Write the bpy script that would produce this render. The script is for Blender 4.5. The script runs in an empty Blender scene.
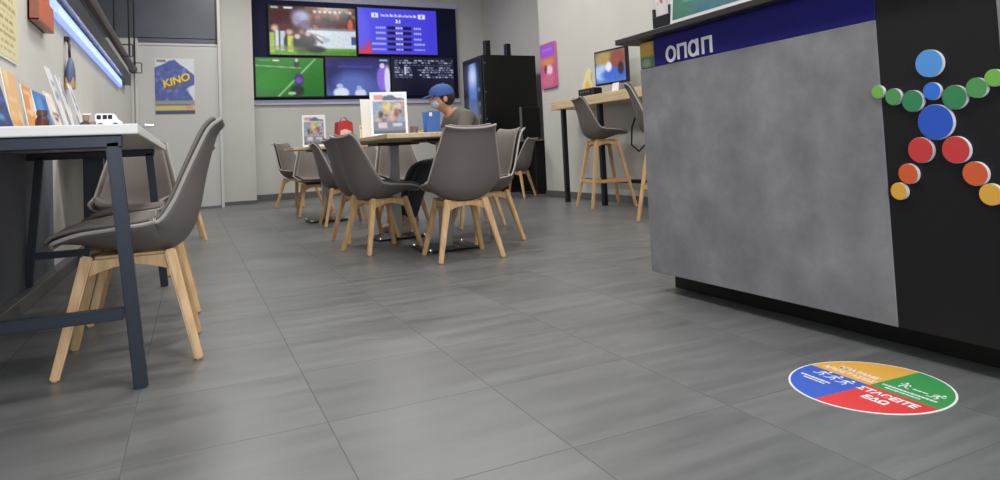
import bpy, bmesh, math, random
import numpy as np
from mathutils import Matrix, Vector
random.seed(7); rng = np.random.default_rng(7)
PI = math.pi
S = bpy.context.scene
COL = S.collection
S.view_settings.view_transform = 'Standard'
S.view_settings.look = 'None'
S.view_settings.gamma = 1.0
S.view_settings.use_curve_mapping = False
S.view_settings.exposure = 0.0
# ---------------------------------------------------------------- camera
CAM = dict(f=669.3, cx=513.3, cy=118.5, yaw=.4490, pitch=.0477, roll=-.0480, h=.62)
def make_camera():
    cy, sy = math.cos(CAM['yaw']), math.sin(CAM['yaw']); cp, sp = math.cos(CAM['pitch']), math.sin(CAM['pitch'])
    fw = Vector((sy*cp, cy*cp, sp)); r = Vector((cy, -sy, 0)); u = r.cross(fw)
    c, s = math.cos(CAM['roll']), math.sin(CAM['roll'])
    r2 = c*r + s*u; u2 = -s*r + c*u
    cam = bpy.data.cameras.new('camera'); o = bpy.data.objects.new('camera', cam); COL.objects.link(o)
    m = Matrix((r2, u2, -fw)).transposed().to_4x4(); m.translation = (0, 0, CAM['h'])
    o.matrix_world = m
    cam.sensor_width = 36; cam.sensor_fit = 'HORIZONTAL'
    cam.lens = CAM['f']/1000*36
    cam.shift_x = (500-CAM['cx'])/1000; cam.shift_y = (CAM['cy']-240)/1000
    cam.clip_start = .02
    S.camera = o
make_camera()
# ---------------------------------------------------------------- world, room lights and added front fill
W = bpy.data.worlds.new('room_air'); S.world = W; W.use_nodes = True
W.node_tree.nodes['Background'].inputs[0].default_value = (.8, .86, 1, 1)
W.node_tree.nodes['Background'].inputs[1].default_value = .25
def area(name, loc, size, power, color=(1, 1, 1), rot=(0, 0, 0)):
    l = bpy.data.lights.new(name, 'AREA'); l.shape = 'RECTANGLE'; l.size, l.size_y = size; l.energy = power; l.color = color
    o = bpy.data.objects.new(name, l); COL.objects.link(o); o.location = loc; o.rotation_euler = rot
    return o
CEIL = 3.75
for x, y, p in ((.5, .9, 46), (1.6, .2, 30), (.4, 3.4, 44), (2.4, 3.2, 44), (.5, 6.2, 36), (2.7, 6.4, 44), (.5, 9.2, 34), (2.6, 9.4, 40)):
    area('ceiling_lamp', (x, y, CEIL-.06), (.6, .6), p, (1, .972, .93))
area('front_fill_light', (.9, -1.85, 1.5), (3.4, 2.2), 110, (.86, .93, 1), (PI/2, 0, 0))  # unseen soft fill added behind the camera to light the front

# ---------------------------------------------------------------- materials
def lin(c):
    if isinstance(c, str): c = [int(c[i:i+2], 16) for i in (0, 2, 4)]
    return tuple(((v/255)/12.92 if v/255 <= .04045 else ((v/255+.055)/1.055)**2.4) for v in c)
def mat(name, col, rough=.5, metal=0, spec=.5, var=0, scale=8, bump=0, bscale=60):
    m = bpy.data.materials.new(name); m.use_nodes = True; t = m.node_tree; b = t.nodes['Principled BSDF']
    c = lin(col); b.inputs['Base Color'].default_value = (*c, 1); b.inputs['Roughness'].default_value = rough
    b.inputs['Metallic'].default_value = metal; b.inputs['Specular IOR Level'].default_value = spec
    tc = t.nodes.new('ShaderNodeTexCoord')
    if var:
        n = t.nodes.new('ShaderNodeTexNoise'); n.inputs['Scale'].default_value = scale; n.inputs['Detail'].default_value = 5
        t.links.new(tc.outputs['Object'], n.inputs['Vector'])
        r = t.nodes.new('ShaderNodeValToRGB'); r.color_ramp.elements[0].position = .3; r.color_ramp.elements[1].position = .7
        r.color_ramp.elements[0].color = (*[v*(1-var) for v in c], 1); r.color_ramp.elements[1].color = (*[min(1, v*(1+var)) for v in c], 1)
        t.links.new(n.outputs['Fac'], r.inputs['Fac']); t.links.new(r.outputs['Color'], b.inputs['Base Color'])
    if bump:
        n = t.nodes.new('ShaderNodeTexNoise'); n.inputs['Scale'].default_value = bscale; n.inputs['Detail'].default_value = 3
        t.links.new(tc.outputs['Object'], n.inputs['Vector'])
        bp = t.nodes.new('ShaderNodeBump'); bp.inputs['Strength'].default_value = bump; bp.inputs['Distance'].default_value = .01
        t.links.new(n.outputs['Fac'], bp.inputs['Height']); t.links.new(bp.outputs['Normal'], b.inputs['Normal'])
    return m
def wood(name, c0, c1, axis='Z', rough=.45):
    m = bpy.data.materials.new(name); m.use_nodes = True; t = m.node_tree; b = t.nodes['Principled BSDF']; b.inputs['Roughness'].default_value = rough
    tc = t.nodes.new('ShaderNodeTexCoord'); mp = t.nodes.new('ShaderNodeMapping')
    mp.inputs['Scale'].default_value = {'Z': (40, 40, 3), 'X': (3, 40, 40), 'Y': (40, 3, 40)}[axis]
    n = t.nodes.new('ShaderNodeTexNoise'); n.inputs['Scale'].default_value = 1.2; n.inputs['Detail'].default_value = 4
    r = t.nodes.new('ShaderNodeValToRGB'); r.color_ramp.elements[0].color = (*lin(c0), 1); r.color_ramp.elements[1].color = (*lin(c1), 1)
    r.color_ramp.elements[0].position = .3; r.color_ramp.elements[1].position = .7
    t.links.new(tc.outputs['Object'], mp.inputs['Vector']); t.links.new(mp.outputs[0], n.inputs['Vector']); t.links.new(n.outputs['Fac'], r.inputs['Fac']); t.links.new(r.outputs[0], b.inputs['Base Color'])
    return m
def attr_mat(name, emit=0, rough=.4):
    m = bpy.data.materials.new(name); m.use_nodes = True; t = m.node_tree; b = t.nodes['Principled BSDF']; b.inputs['Roughness'].default_value = rough
    a = t.nodes.new('ShaderNodeAttribute'); a.attribute_name = 'Col'
    if emit:
        b.inputs['Base Color'].default_value = (.004, .004, .005, 1)
        t.links.new(a.outputs['Color'], b.inputs['Emission Color']); b.inputs['Emission Strength'].default_value = emit
    else: t.links.new(a.outputs['Color'], b.inputs['Base Color'])
    return m
def glow(name, col, s):
    m = bpy.data.materials.new(name); m.use_nodes = True; b = m.node_tree.nodes['Principled BSDF']
    b.inputs['Base Color'].default_value = (*lin(col), 1); b.inputs['Emission Color'].default_value = (*lin(col), 1); b.inputs['Emission Strength'].default_value = s
    return m
def floor_mat():
    m = bpy.data.materials.new('grey_floor_tiles'); m.use_nodes = True; t = m.node_tree; b = t.nodes['Principled BSDF']; L = t.links.new
    tc = t.nodes.new('ShaderNodeTexCoord')
    sp = t.nodes.new('ShaderNodeSeparateXYZ'); L(tc.outputs['Object'], sp.inputs[0])
    def M(op, a, bb=None, cc=None):
        n = t.nodes.new('ShaderNodeMath'); n.operation = op
        for i, v in enumerate((a, bb, cc)):
            if v is None: continue
            if isinstance(v, (int, float)): n.inputs[i].default_value = v
            else: L(v, n.inputs[i])
        return n.outputs[0]
    T = .422
    def cell(o, off):
        q = M('DIVIDE', M('SUBTRACT', o, off), T)
        return q
    qx, qy = cell(sp.outputs[0], .2755), cell(sp.outputs[1], 2.5032)
    dx = M('ABSOLUTE', M('SUBTRACT', q0 := M('FRACT', M('ADD', qx, .5)), .5)); dy = M('ABSOLUTE', M('SUBTRACT', M('FRACT', M('ADD', qy, .5)), .5))
    d = M('MINIMUM', dx, dy)
    grout = M('LESS_THAN', d, .0036)
    cb = t.nodes.new('ShaderNodeCombineXYZ'); L(M('FLOOR', qx), cb.inputs[0]); L(M('FLOOR', qy), cb.inputs[1])
    wn = t.nodes.new('ShaderNodeTexWhiteNoise'); wn.noise_dimensions = '2D'; L(cb.outputs[0], wn.inputs['Vector'])
    va = t.nodes.new('ShaderNodeVectorMath'); va.operation = 'MULTIPLY_ADD'; L(wn.outputs['Color'], va.inputs[0]); va.inputs[1].default_value = (0, 3, 3); L(tc.outputs['Object'], va.inputs[2])
    mp = t.nodes.new('ShaderNodeMapping'); mp.inputs['Scale'].default_value = (2.2, 17, 1); L(va.outputs[0], mp.inputs['Vector'])
    n1 = t.nodes.new('ShaderNodeTexNoise'); n1.inputs['Scale'].default_value = 1; n1.inputs['Detail'].default_value = 6; n1.inputs['Roughness'].default_value = .6; L(mp.outputs[0], n1.inputs['Vector'])
    n2 = t.nodes.new('ShaderNodeTexNoise'); n2.inputs['Scale'].default_value = 2.6; n2.inputs['Detail'].default_value = 5; L(tc.outputs['Object'], n2.inputs['Vector'])
    mixf = M('ADD', M('MULTIPLY', n1.outputs['Fac'], .6), M('ADD', M('MULTIPLY', n2.outputs['Fac'], .3), M('MULTIPLY', wn.outputs['Value'], .1)))
    r = t.nodes.new('ShaderNodeValToRGB'); r.color_ramp.elements[0].position = .3; r.color_ramp.elements[1].position = .7
    r.color_ramp.elements[0].color = (*lin((88, 89, 89)), 1); r.color_ramp.elements[1].color = (*lin((117, 118, 118)), 1)
    L(mixf, r.inputs['Fac'])
    mx = t.nodes.new('ShaderNodeMix'); mx.data_type = 'RGBA'; L(grout, mx.inputs['Factor']); L(r.outputs[0], mx.inputs['A']); mx.inputs['B'].default_value = (*lin((84, 84, 83)), 1)
    L(mx.outputs['Result'], b.inputs['Base Color'])
    L(M('ADD', M('MULTIPLY', n1.outputs['Fac'], .25), M('MULTIPLY_ADD', grout, .3, .24)), b.inputs['Roughness'])
    bp = t.nodes.new('ShaderNodeBump'); bp.inputs['Strength'].default_value = .25; bp.inputs['Distance'].default_value = .002; L(M('SUBTRACT', n1.outputs['Fac'], grout), bp.inputs['Height']); L(bp.outputs[0], b.inputs['Normal'])
    return m
def concrete():
    m = bpy.data.materials.new('concrete_laminate'); m.use_nodes = True; t = m.node_tree; b = t.nodes['Principled BSDF']; L = t.links.new; b.inputs['Roughness'].default_value = .6
    tc = t.nodes.new('ShaderNodeTexCoord')
    n = t.nodes.new('ShaderNodeTexNoise'); n.inputs['Scale'].default_value = 6; n.inputs['Detail'].default_value = 9; n.inputs['Roughness'].default_value = .62; L(tc.outputs['Object'], n.inputs['Vector'])
    r = t.nodes.new('ShaderNodeValToRGB'); e = r.color_ramp.elements; e[0].position = .3; e[1].position = .72
    e[0].color = (*lin((120, 120, 124)), 1); e[1].color = (*lin((154, 154, 158)), 1); q = e.new(.52); q.color = (*lin((137, 137, 141)), 1)
    L(n.outputs['Fac'], r.inputs['Fac']); L(r.outputs[0], b.inputs['Base Color'])
    return m
MT = dict(
    floor=floor_mat(), wall=mat('painted_wall', (204, 202, 196), .8, var=.03, scale=2), ceil=mat('ceiling_paint', (220, 220, 216), .9),
    door=mat('grey_door_paint', (200, 199, 195), .55), trimw=mat('pale_trim', (205, 203, 200), .5), lilac=mat('lilac_backlight_tint', (200, 200, 222), .4),
    slate=mat('dark_slate_panel', (84, 88, 98), .35, var=.08, scale=3), base=mat('baseboard_grey', (96, 96, 96), .5),
    shell=mat('taupe_shell_plastic', (110, 102, 98), .5, var=.04, scale=5), pad=mat('taupe_leatherette', (118, 109, 104), .55, bump=.15, bscale=120),
    pipe=mat('pale_piping', (172, 165, 158), .5), beech=wood('beech_leg', (194, 153, 103), (220, 184, 136)),
    navy=mat('dark_blue_steel', (38, 45, 56), .35, metal=.3), black=mat('black_steel', (22, 22, 24), .4), top=mat('white_laminate_top', (228, 226, 222), .35),
    oaktop=wood('light_oak_top', (196, 170, 130), (222, 200, 162), 'Y'), oakx=wood('light_oak_edge', (190, 165, 128), (214, 192, 156), 'X'), steel=mat('brushed_steel', (170, 172, 176), .3, metal=.9), chrome=mat('chrome', (215, 215, 220), .12, metal=1),
    conc=concrete(), bpanel=mat('black_counter_panel', (27, 27, 30), .5, var=.05, scale=4, spec=.3), blue=mat('deep_blue_band', (20, 18, 112), .55, spec=.3), dslab=mat('dark_countertop', (52, 48, 46), .35), kick=mat('black_kick', (12, 12, 13), .5),
    tvframe=mat('dark_navy_screen_frame', (14, 18, 58), .6, spec=.25), printm=attr_mat('printed_paper', 0, .45), screen=attr_mat('lit_screen', 1.0, .2), white=mat('white_plastic', (235, 235, 238), .4),
    led=glow('blue_white_led', (150, 172, 246), .95), brass=mat('worn_pipe', (92, 78, 70), .45, metal=.4), paperw=mat('white_paper', (236, 235, 232), .7),
    skin=mat('skin', (196, 150, 124), .55), cap=mat('blue_cap', (58, 86, 152), .8, bump=.3), jacket=mat('olive_grey_jacket', (104, 100, 90), .85, bump=.3, bscale=40), mask=mat('pale_face_mask', (178, 196, 210), .8),
    trouser=mat('dark_trousers', (58, 58, 64), .85), shoe=mat('pale_shoe', (176, 164, 150), .6), hair=mat('dark_hair', (44, 36, 32), .7), leaf=mat('blue_leaflet', (70, 112, 186), .6),
    rack=mat('black_cabinet', (14, 14, 15), .35), glassd=mat('dark_glass', (20, 26, 34), .08), cream=mat('cream_card', (232, 220, 170), .6), red=mat('red_paint', (176, 48, 52), .5),
    cable=mat('black_cable', (16, 16, 17), .5))
def dotm(n, c): return mat(n, c, .4)

# ---------------------------------------------------------------- mesh helpers
def link(name, mesh, parent=None, m=None, loc=None, rot=None, smooth=False):
    o = bpy.data.objects.new(name, mesh); COL.objects.link(o)
    if m is not None: mesh.materials.clear(); mesh.materials.append(m)
    if parent: o.parent = parent
    if loc is not None: o.location = loc
    if rot is not None: o.rotation_euler = rot
    if smooth: mesh.polygons.foreach_set('use_smooth', [True]*len(mesh.polygons))
    return o
class MB:
    def __init__(s): s.bm = bmesh.new()
    def add(s, tmp, M=None):
        if M is not None: tmp.transform(M)
        me = bpy.data.meshes.new('t'); tmp.to_mesh(me); tmp.free(); s.bm.from_mesh(me); bpy.data.meshes.remove(me); return s
    def box(s, x0, x1, y0, y1, z0, z1, bev=.004, M=None, seg=2):
        t = bmesh.new(); bmesh.ops.create_cube(t, size=1)
        for v in t.verts: v.co = (x0+(v.co.x+.5)*(x1-x0), y0+(v.co.y+.5)*(y1-y0), z0+(v.co.z+.5)*(z1-z0))
        if bev: bmesh.ops.bevel(t, geom=t.edges[:], offset=min(bev, .45*min(abs(x1-x0), abs(y1-y0), abs(z1-z0))), segments=seg, affect='EDGES', profile=.5)
        return s.add(t, M)
    def bar(s, a, b, wa, wb=None, da=None, db=None, bev=.004, ref=(0, 0, 1)):
        """tapered rectangular bar from a to b; wa x da at a, wb x db at b"""
        wb = wa if wb is None else wb; da = wa if da is None else da; db = wb*da/wa if db is None else db
        a, b = Vector(a), Vector(b); d = (b-a).normalized(); r = Vector(ref)
        if abs(d.dot(r)) > .95: r = Vector((0, 1, 0))
        x = d.cross(r).normalized(); y = d.cross(x)
        t = bmesh.new(); vs = []
        for p, w, q in ((a, wa, da), (b, wb, db)):
            vs.append([t.verts.new(p+x*sx*w/2+y*sy*q/2) for sx, sy in ((-1, -1), (1, -1), (1, 1), (-1, 1))])
        t.faces.new(vs[0][::-1]); t.faces.new(vs[1])
        for i in range(4): t.faces.new((vs[0][i], vs[0][(i+1) % 4], vs[1][(i+1) % 4], vs[1][i]))
        bmesh.ops.recalc_face_normals(t, faces=t.faces)
        if bev: bmesh.ops.bevel(t, geom=t.edges[:], offset=min(bev, .4*min(wa, wb, da, db)), segments=2, affect='EDGES')
        return s.add(t)
    def cyl(s, a, b, r0, r1=None, seg=20, bev=0):
        r1 = r0 if r1 is None else r1; a, b = Vector(a), Vector(b); d = b-a
        t = bmesh.new(); bmesh.ops.create_cone(t, cap_ends=True, segments=seg, radius1=r0, radius2=r1, depth=d.length)
        if bev: bmesh.ops.bevel(t, geom=[e for e in t.edges if len(e.link_faces) == 2 and any(len(f.verts) > 4 for f in e.link_faces)], offset=bev, segments=2, affect='EDGES')
        return s.add(t, Matrix.Translation((a+b)/2) @ d.to_track_quat('Z', 'Y').to_matrix().to_4x4())
    def tube(s, pts, r, seg=8, closed=False):
        P = [Vector(p) for p in pts]; n = len(P); t = bmesh.new(); rings = []; up = Vector((0, 0, 1)); px = None
        for i in range(n):
            a = P[(i-1) % n] if closed or i else P[0]; b = P[(i+1) % n] if closed or i < n-1 else P[-1]
            d = (b-a).normalized()
            if px is None: px = d.cross(up if abs(d.z) < .9 else Vector((0, 1, 0))).normalized()
            px = (px-d*px.dot(d)).normalized(); py = d.cross(px)
            rings.append([t.verts.new(P[i]+r*(math.cos(k*2*PI/seg)*px+math.sin(k*2*PI/seg)*py)) for k in range(seg)])
        for i in range(n if closed else n-1):
            A, B = rings[i], rings[(i+1) % n]
            for k in range(seg): t.faces.new((A[k], A[(k+1) % seg], B[(k+1) % seg], B[k]))
        if not closed: t.faces.new(rings[0][::-1]); t.faces.new(rings[-1])
        bmesh.ops.recalc_face_normals(t, faces=t.faces)
        return s.add(t)
    def lathe(s, prof, seg=24, M=None):
        t = bmesh.new(); rings = []
        for r, z in prof: rings.append([t.verts.new((r*math.cos(k*2*PI/seg), r*math.sin(k*2*PI/seg), z)) for k in range(seg)] if r > 1e-5 else [t.verts.new((0, 0, z))])
        for A, B in zip(rings, rings[1:]):
            for k in range(seg):
                a = [A[k % len(A)], A[(k+1) % len(A)], B[(k+1) % len(B)], B[k % len(B)]]; u = []
                for v in a:
                    if v not in u: u.append(v)
                if len(u) > 2: t.faces.new(u)
        bmesh.ops.recalc_face_normals(t, faces=t.faces)
        return s.add(t, M)
    def prism(s, poly, z0, z1, M=None, bev=0):
        t = bmesh.new(); a = [t.verts.new((x, y, z0)) for x, y in poly]; b = [t.verts.new((x, y, z1)) for x, y in poly]; n = len(poly)
        t.faces.new(a[::-1]); t.faces.new(b)
        for i in range(n): t.faces.new((a[i], a[(i+1) % n], b[(i+1) % n], b[i]))
        bmesh.ops.recalc_face_normals(t, faces=t.faces)
        if bev: bmesh.ops.bevel(t, geom=t.edges[:], offset=bev, segments=2, affect='EDGES')
        return s.add(t, M)
    def sphere(s, c, r, sc=(1, 1, 1), M=None, seg=20):
        t = bmesh.new(); bmesh.ops.create_uvsphere(t, u_segments=seg, v_segments=seg//2+2, radius=r)
        for v in t.verts: v.co = Vector(c)+Vector((v.co.x*sc[0], v.co.y*sc[1], v.co.z*sc[2]))
        return s.add(t, M)
    def build(s, name, m, parent=None, loc=None, rot=None, smooth=False):
        me = bpy.data.meshes.new(name); s.bm.to_mesh(me); s.bm.free()
        o = link(name, me, parent, m, loc, rot)
        if smooth:
            me.polygons.foreach_set('use_smooth', [True]*len(me.polygons))
            try: me.set_sharp_from_angle(angle=math.radians(40))
            except Exception: pass
        return o
def tag(o, label=None, cat=None, group=None, kind=None):
    if label: o['label'] = label
    if cat: o['category'] = cat
    if group: o['group'] = group
    if kind: o['kind'] = kind
    return o
def thing(name, label, cat, loc=(0, 0, 0), rz=0, group=None):
    o = bpy.data.objects.new(name, None); COL.objects.link(o); o.empty_display_size = .1; o.location = loc; o.rotation_euler = (0, 0, rz)
    return tag(o, label, cat, group)
def struct(o): o['kind'] = 'structure'; return o
def dup(root, loc, rz, label, group=None):
    def cp(o, par):
        c = o.copy(); COL.objects.link(c)
        if par: c.parent = par
        for ch in o.children: cp(ch, c)
        return c
    r = cp(root, None); r.location = loc; r.rotation_euler = (0, 0, rz); r['label'] = label
    if group: r['group'] = group
    return r
def thick_grid(P, t, flip=False):
    """closed sheet from a grid of points (nv,nu,3), thickness t along the normal"""
    P = np.asarray(P, float); dv = np.gradient(P, axis=0); du = np.gradient(P, axis=1); N = np.cross(du, dv); N /= np.linalg.norm(N, axis=2, keepdims=True)+1e-12
    if flip: N = -N
    Q = P+N*t; nv, nu = P.shape[:2]; V = np.concatenate([P.reshape(-1, 3), Q.reshape(-1, 3)]); o = nv*nu; F = []
    ix = lambda i, j: i*nu+j
    for i in range(nv-1):
        for j in range(nu-1):
            q = (ix(i, j), ix(i, j+1), ix(i+1, j+1), ix(i+1, j)); F.append(q[::-1]); F.append(tuple(o+k for k in q))
    rim = [ix(0, j) for j in range(nu)]+[ix(i, nu-1) for i in range(1, nv)]+[ix(nv-1, j) for j in range(nu-2, -1, -1)]+[ix(i, 0) for i in range(nv-2, 0, -1)]
    for a, b in zip(rim, rim[1:]+rim[:1]): F.append((a, b, o+b, o+a))
    me = bpy.data.meshes.new('sheet'); me.from_pydata(V.tolist(), [], F); bm = bmesh.new(); bm.from_mesh(me); bmesh.ops.recalc_face_normals(bm, faces=bm.faces); bm.to_mesh(me); bm.free()
    return me, [P[i // nu, i % nu]+N[i // nu, i % nu]*t/2 for i in rim]
# painted print: a small picture made of vertex colours
class Pic:
    def __init__(s, nx, ny, base):
        s.a = np.zeros((ny, nx, 3)); s.a[:] = base; yy, xx = np.mgrid[0:ny, 0:nx]; s.x = (xx+.5)/nx; s.y = (yy+.5)/ny
    def rect(s, x0, y0, x1, y1, c, al=1): m = (s.x >= x0) & (s.x <= x1) & (s.y >= y0) & (s.y <= y1); s.a[m] = s.a[m]*(1-al)+np.array(c)*al; return s
    def ell(s, cx, cy, rx, ry, c, soft=.15, al=1):
        d = np.sqrt(((s.x-cx)/rx)**2+((s.y-cy)/ry)**2); w = (np.clip((1-d)/soft+.5, 0, 1)*al)[..., None]; s.a = s.a*(1-w)+np.array(c)*w; return s
    def line(s, x0, y0, x1, y1, wd, c, asp=1.78):
        dx, dy = (x1-x0)*asp, y1-y0; L = dx*dx+dy*dy; px, py = (s.x-x0)*asp, s.y-y0; t = np.clip((px*dx+py*dy)/L, 0, 1); d = np.hypot(px-t*dx, py-t*dy)
        w = np.clip((wd-d)/(wd*.5)+.5, 0, 1)[..., None]; s.a = s.a*(1-w)+np.array(c)*w; return s
    def grad(s, c0, c1, ax=1): t = (s.y if ax else s.x)[..., None]; s.a = np.array(c0)*(1-t)+np.array(c1)*t; return s
    def poly(s, pts, c):
        ins = np.zeros(s.x.shape, bool); n = len(pts)
        for i in range(n):
            (x0, y0), (x1, y1) = pts[i], pts[(i+1) % n]
            if y0 == y1: continue
            ins ^= ((y0 > s.y) != (y1 > s.y)) & (s.x < (x1-x0)*(s.y-y0)/(y1-y0)+x0)
        s.a[ins] = c; return s
    def noise(s, k): s.a = np.clip(s.a+rng.normal(0, k, s.a.shape[:2]+(1,)), 0, 255); return s
def picture(name, pic, w, h, m, parent=None, loc=(0, 0, 0), rot=(0, 0, 0)):
    """flat picture in the local XZ plane, facing -Y, lower left at the local origin"""
    ny, nx = pic.a.shape[:2]; V = []; F = []; C = []
    # one face per picture cell, so that the print stays crisp
    xs = np.linspace(0, w, nx+1); zs = np.linspace(h, 0, ny+1)
    for j in range(ny+1):
        for i in range(nx+1): V.append((xs[i], 0, zs[j]))
    c = np.clip(pic.a/255, 0, 1); c = np.where(c <= .04045, c/12.92, ((c+.055)/1.055)**2.4)
    cp = np.pad(c, ((1, 1), (1, 1), (0, 0)), 'edge'); vc = (cp[:-1, :-1]+cp[1:, :-1]+cp[:-1, 1:]+cp[1:, 1:])/4
    for j in range(ny):
        for i in range(nx): a = j*(nx+1)+i; F.append((a, a+nx+1, a+nx+2, a+1))
    me = bpy.data.meshes.new(name); me.from_pydata(V, [], F)
    at = me.attributes.new('Col', 'FLOAT_COLOR', 'POINT'); at.data.foreach_set('color', np.concatenate([vc.reshape(-1, 3), np.ones((len(V), 1))], 1).ravel())
    return link(name, me, parent, m, loc, rot)
def text_mesh(body, size, shear=0, bold=0, extrude=.0006, align='CENTER', spacing=1):
    c = bpy.data.curves.new('t', 'FONT'); c.body = body; c.size = size; c.align_x = align; c.align_y = 'CENTER'; c.extrude = extrude; c.offset = bold; c.shear = shear; c.space_character = spacing
    o = bpy.data.objects.new('t', c); COL.objects.link(o); dg = bpy.context.evaluated_depsgraph_get(); me = bpy.data.meshes.new_from_object(o.evaluated_get(dg)); bpy.data.objects.remove(o); bpy.data.curves.remove(c)
    return me
def lettering(name, items, m, parent=None, loc=(0, 0, 0), rot=(0, 0, 0)):
    """items: (mesh, Matrix) joined to one mesh"""
    bm = bmesh.new()
    for me, M in items: me.transform(M); bm.from_mesh(me); bpy.data.meshes.remove(me)
    out = bpy.data.meshes.new(name); bm.to_mesh(out); bm.free(); return link(name, out, parent, m, loc, rot)
T = Matrix.Translation
def RX(a): return Matrix.Rotation(a, 4, 'X')
def RY(a): return Matrix.Rotation(a, 4, 'Y')
def RZ(a): return Matrix.Rotation(a, 4, 'Z')

# ================================================================ the setting
XL, XR = -.75, 4.2            # left wall, right wall
YD, YC, YT = 10.6, 11.05, 11.6   # door wall, column, screen wall
def sbox(name, b, m, bev=0): return struct(MB().box(*b, bev).build(name, m))
sbox('floor', (-1.75, 6.2, -2.1, 12, -.1, 0), MT['floor'])
sbox('ceiling', (-1.75, 6.2, -2.1, 12, CEIL, CEIL+.1), MT['ceil'])
sbox('wall_left', (XL-.12, XL, -2, 10.6, 0, 1.80), MT['wall'])
sbox('wall_outer', (-1.75, -1.6, -2, 10.6, 0, CEIL), MT['slate'])
w = MB(); w.box(-1.75, -.66, YD, YD+.5, 0, 2.44, 0); w.box(-1.75, -.66, YD, YD+.5, 3.1, CEIL, 0); struct(w.build('wall_door', MT['wall']))
w = MB(); w.box(.40, .885, YC, YC+.9, 0, CEIL, 0); struct(w.build('wall_column', MT['wall']))
sbox('wall_screens', (.80, 5.2, YT, YT+.15, 0, CEIL), MT['wall'])
sbox('wall_recess', (5.04, 5.2, 7.8, YT, 0, CEIL), MT['wall'])
sbox('wall_right', (XR, 5.2, -2, 7.8, 0, CEIL), MT['wall'])
sbox('wall_lintel', (-.66, .40, YD, YD+.5, 2.375, CEIL), MT['wall'])
w = MB(); w.box(-1.75, -.55, -2.15, -2, 0, CEIL, 0); w.box(4.0, 6.2, -2.15, -2, 0, CEIL, 0); w.box(-.55, 4.0, -2.15, -2, 2.7, CEIL, 0); w.box(-.55, 4.0, -2.15, -2, 0, .3, 0)
struct(w.build('wall_front', MT['wall']))
# baseboards
w = MB(); w.box(XL, XL+.06, -1.9, YD, 0, .07, .004); struct(w.build('baseboard_left', MT['base']))
w = MB(); w.box(.885, 5.04, YT-.015, YT, 0, .1, .003); struct(w.build('baseboard_screens', MT['base']))
w = MB(); w.box(.40, .90, YC-.015, YC, 0, .05, .003); struct(w.build('baseboard_column', MT['base']))
w = MB(); w.box(XR-.015, XR, 2.8, 7.8, 0, .08, .003); struct(w.build('baseboard_right', MT['base']))
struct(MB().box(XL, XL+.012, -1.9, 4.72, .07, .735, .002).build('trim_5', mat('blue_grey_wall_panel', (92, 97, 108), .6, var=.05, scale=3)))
# door with dark glazing above
d = struct(MB().box(-.645, .37, YD, YD+.06, .03, 2.34, .004).build('door_1', MT['door']))
h = MB(); h.cyl((-.575, YD-.012, 1.22), (-.575, YD, 1.22), .026); h.cyl((-.575, YD-.05, 1.22), (-.575, YD-.01, 1.22), .011); h.bar((-.58, YD-.05, 1.22), (-.47, YD-.05, 1.215), .02, .016); h.build('door_handle', MT['chrome'], d)
h = MB(); h.box(-.60, -.55, YD-.006, YD, 1.08, 1.14, .002); h.cyl((-.575, YD-.012, 1.11), (-.575, YD, 1.11), .012); h.build('lock_plate', MT['steel'], d)
f = MB(); f.box(-.69, -.645, YD-.03, YD+.06, 0, 2.40, .004); f.box(.37, .41, YD-.03, YD+.06, 0, CEIL, .004); f.box(-.645, .37, YD-.01, YD+.06, 2.34, 2.375, .004); struct(f.build('trim_1', MT['trimw']))
g = struct(MB().box(-1.6, .37, YD-.012, YD-.004, 2.44, 3.1, 0).box(-.645, .37, YD-.012, YD-.004, 2.375, 2.45, 0).build('window_1', MT['slate']))
f = MB(); f.box(.345, .37, YD-.025, YD-.004, 2.38, 3.1, .002); f.build('window_frame', MT['black'], g)
struct(MB().box(-.74, -.70, YD-.008, YD, .0, 2.62, .003).build('trim_2', MT['trimw']))
# screen backlight glow painted as lilac strips, dark pelmet on the left wall
w = MB(); w.box(.89, 4.50, YT-.05, YT, 1.555, 1.635, .004); w.box(.89, 4.52, YT-.05, YT, 3.30, 3.40, .004); struct(w.build('trim_glow', MT['lilac']))
struct(MB().box(XL, XL+.07, 4.72, 9.7, 1.675, 1.805, .004).build('trim_4', MT['black']))

# ---------------------------------------------------------------- things fixed on the left wall
led = thing('led_strip_light', 'glowing blue white LED strip running along the upper left wall', 'light strip', (XL, 6.4, 1.63))
MB().box(.001, .035, -1.68, 2.5, .02, .043, .002).build('housing', MT['black'], led)
MB().box(.001, .04, -1.68, 2.5, -.06, .02, .006).build('diffuser', MT['led'], led)
pl = bpy.data.lights.new('led_glow', 'AREA'); pl.shape = 'RECTANGLE'; pl.size = 4; pl.size_y = .03; pl.energy = 9; pl.color = (.55, .66, 1)
po = bpy.data.objects.new('led_glow', pl); COL.objects.link(po); po.location = (XL+.07, 6.8, 1.56); po.rotation_euler = (0, math.radians(35), PI/2)
po.rotation_euler = Matrix(((0, math.cos(.6), -math.sin(.6)), (1, 0, 0), (0, -math.sin(.6), -math.cos(.6)))).to_euler()
pr = thing('hanging_pipe_rail', 'brownish pipe rail hung on thin rods below the dark panel', 'pipe rail', (-.70, 9.2, 1.95))
p = MB(); p.cyl((0, -3.6, .02), (0, 1.2, .02), .04, bev=.004); p.cyl((0, 1.16, .02), (0, 1.24, .02), .052); p.build('pipe', MT['brass'], pr, smooth=True)
for y in (-1.5, .25, 1.1):
    MB().cyl((.03, y, .06), (.03, y, CEIL-1.95), .011, seg=10).build('hanging_rod', MT['black'], pr, smooth=True)
for y in (-.55, .95):
    b = MB(); b.bar((-.05, y, .075), (.12, y, .075), .02, da=.012); b.bar((.12, y, .075), (.12, y, -.06), .012); b.bar((.12, y, -.06), (0, y, -.055), .012); b.build('bracket', MT['black'], pr)

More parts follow.
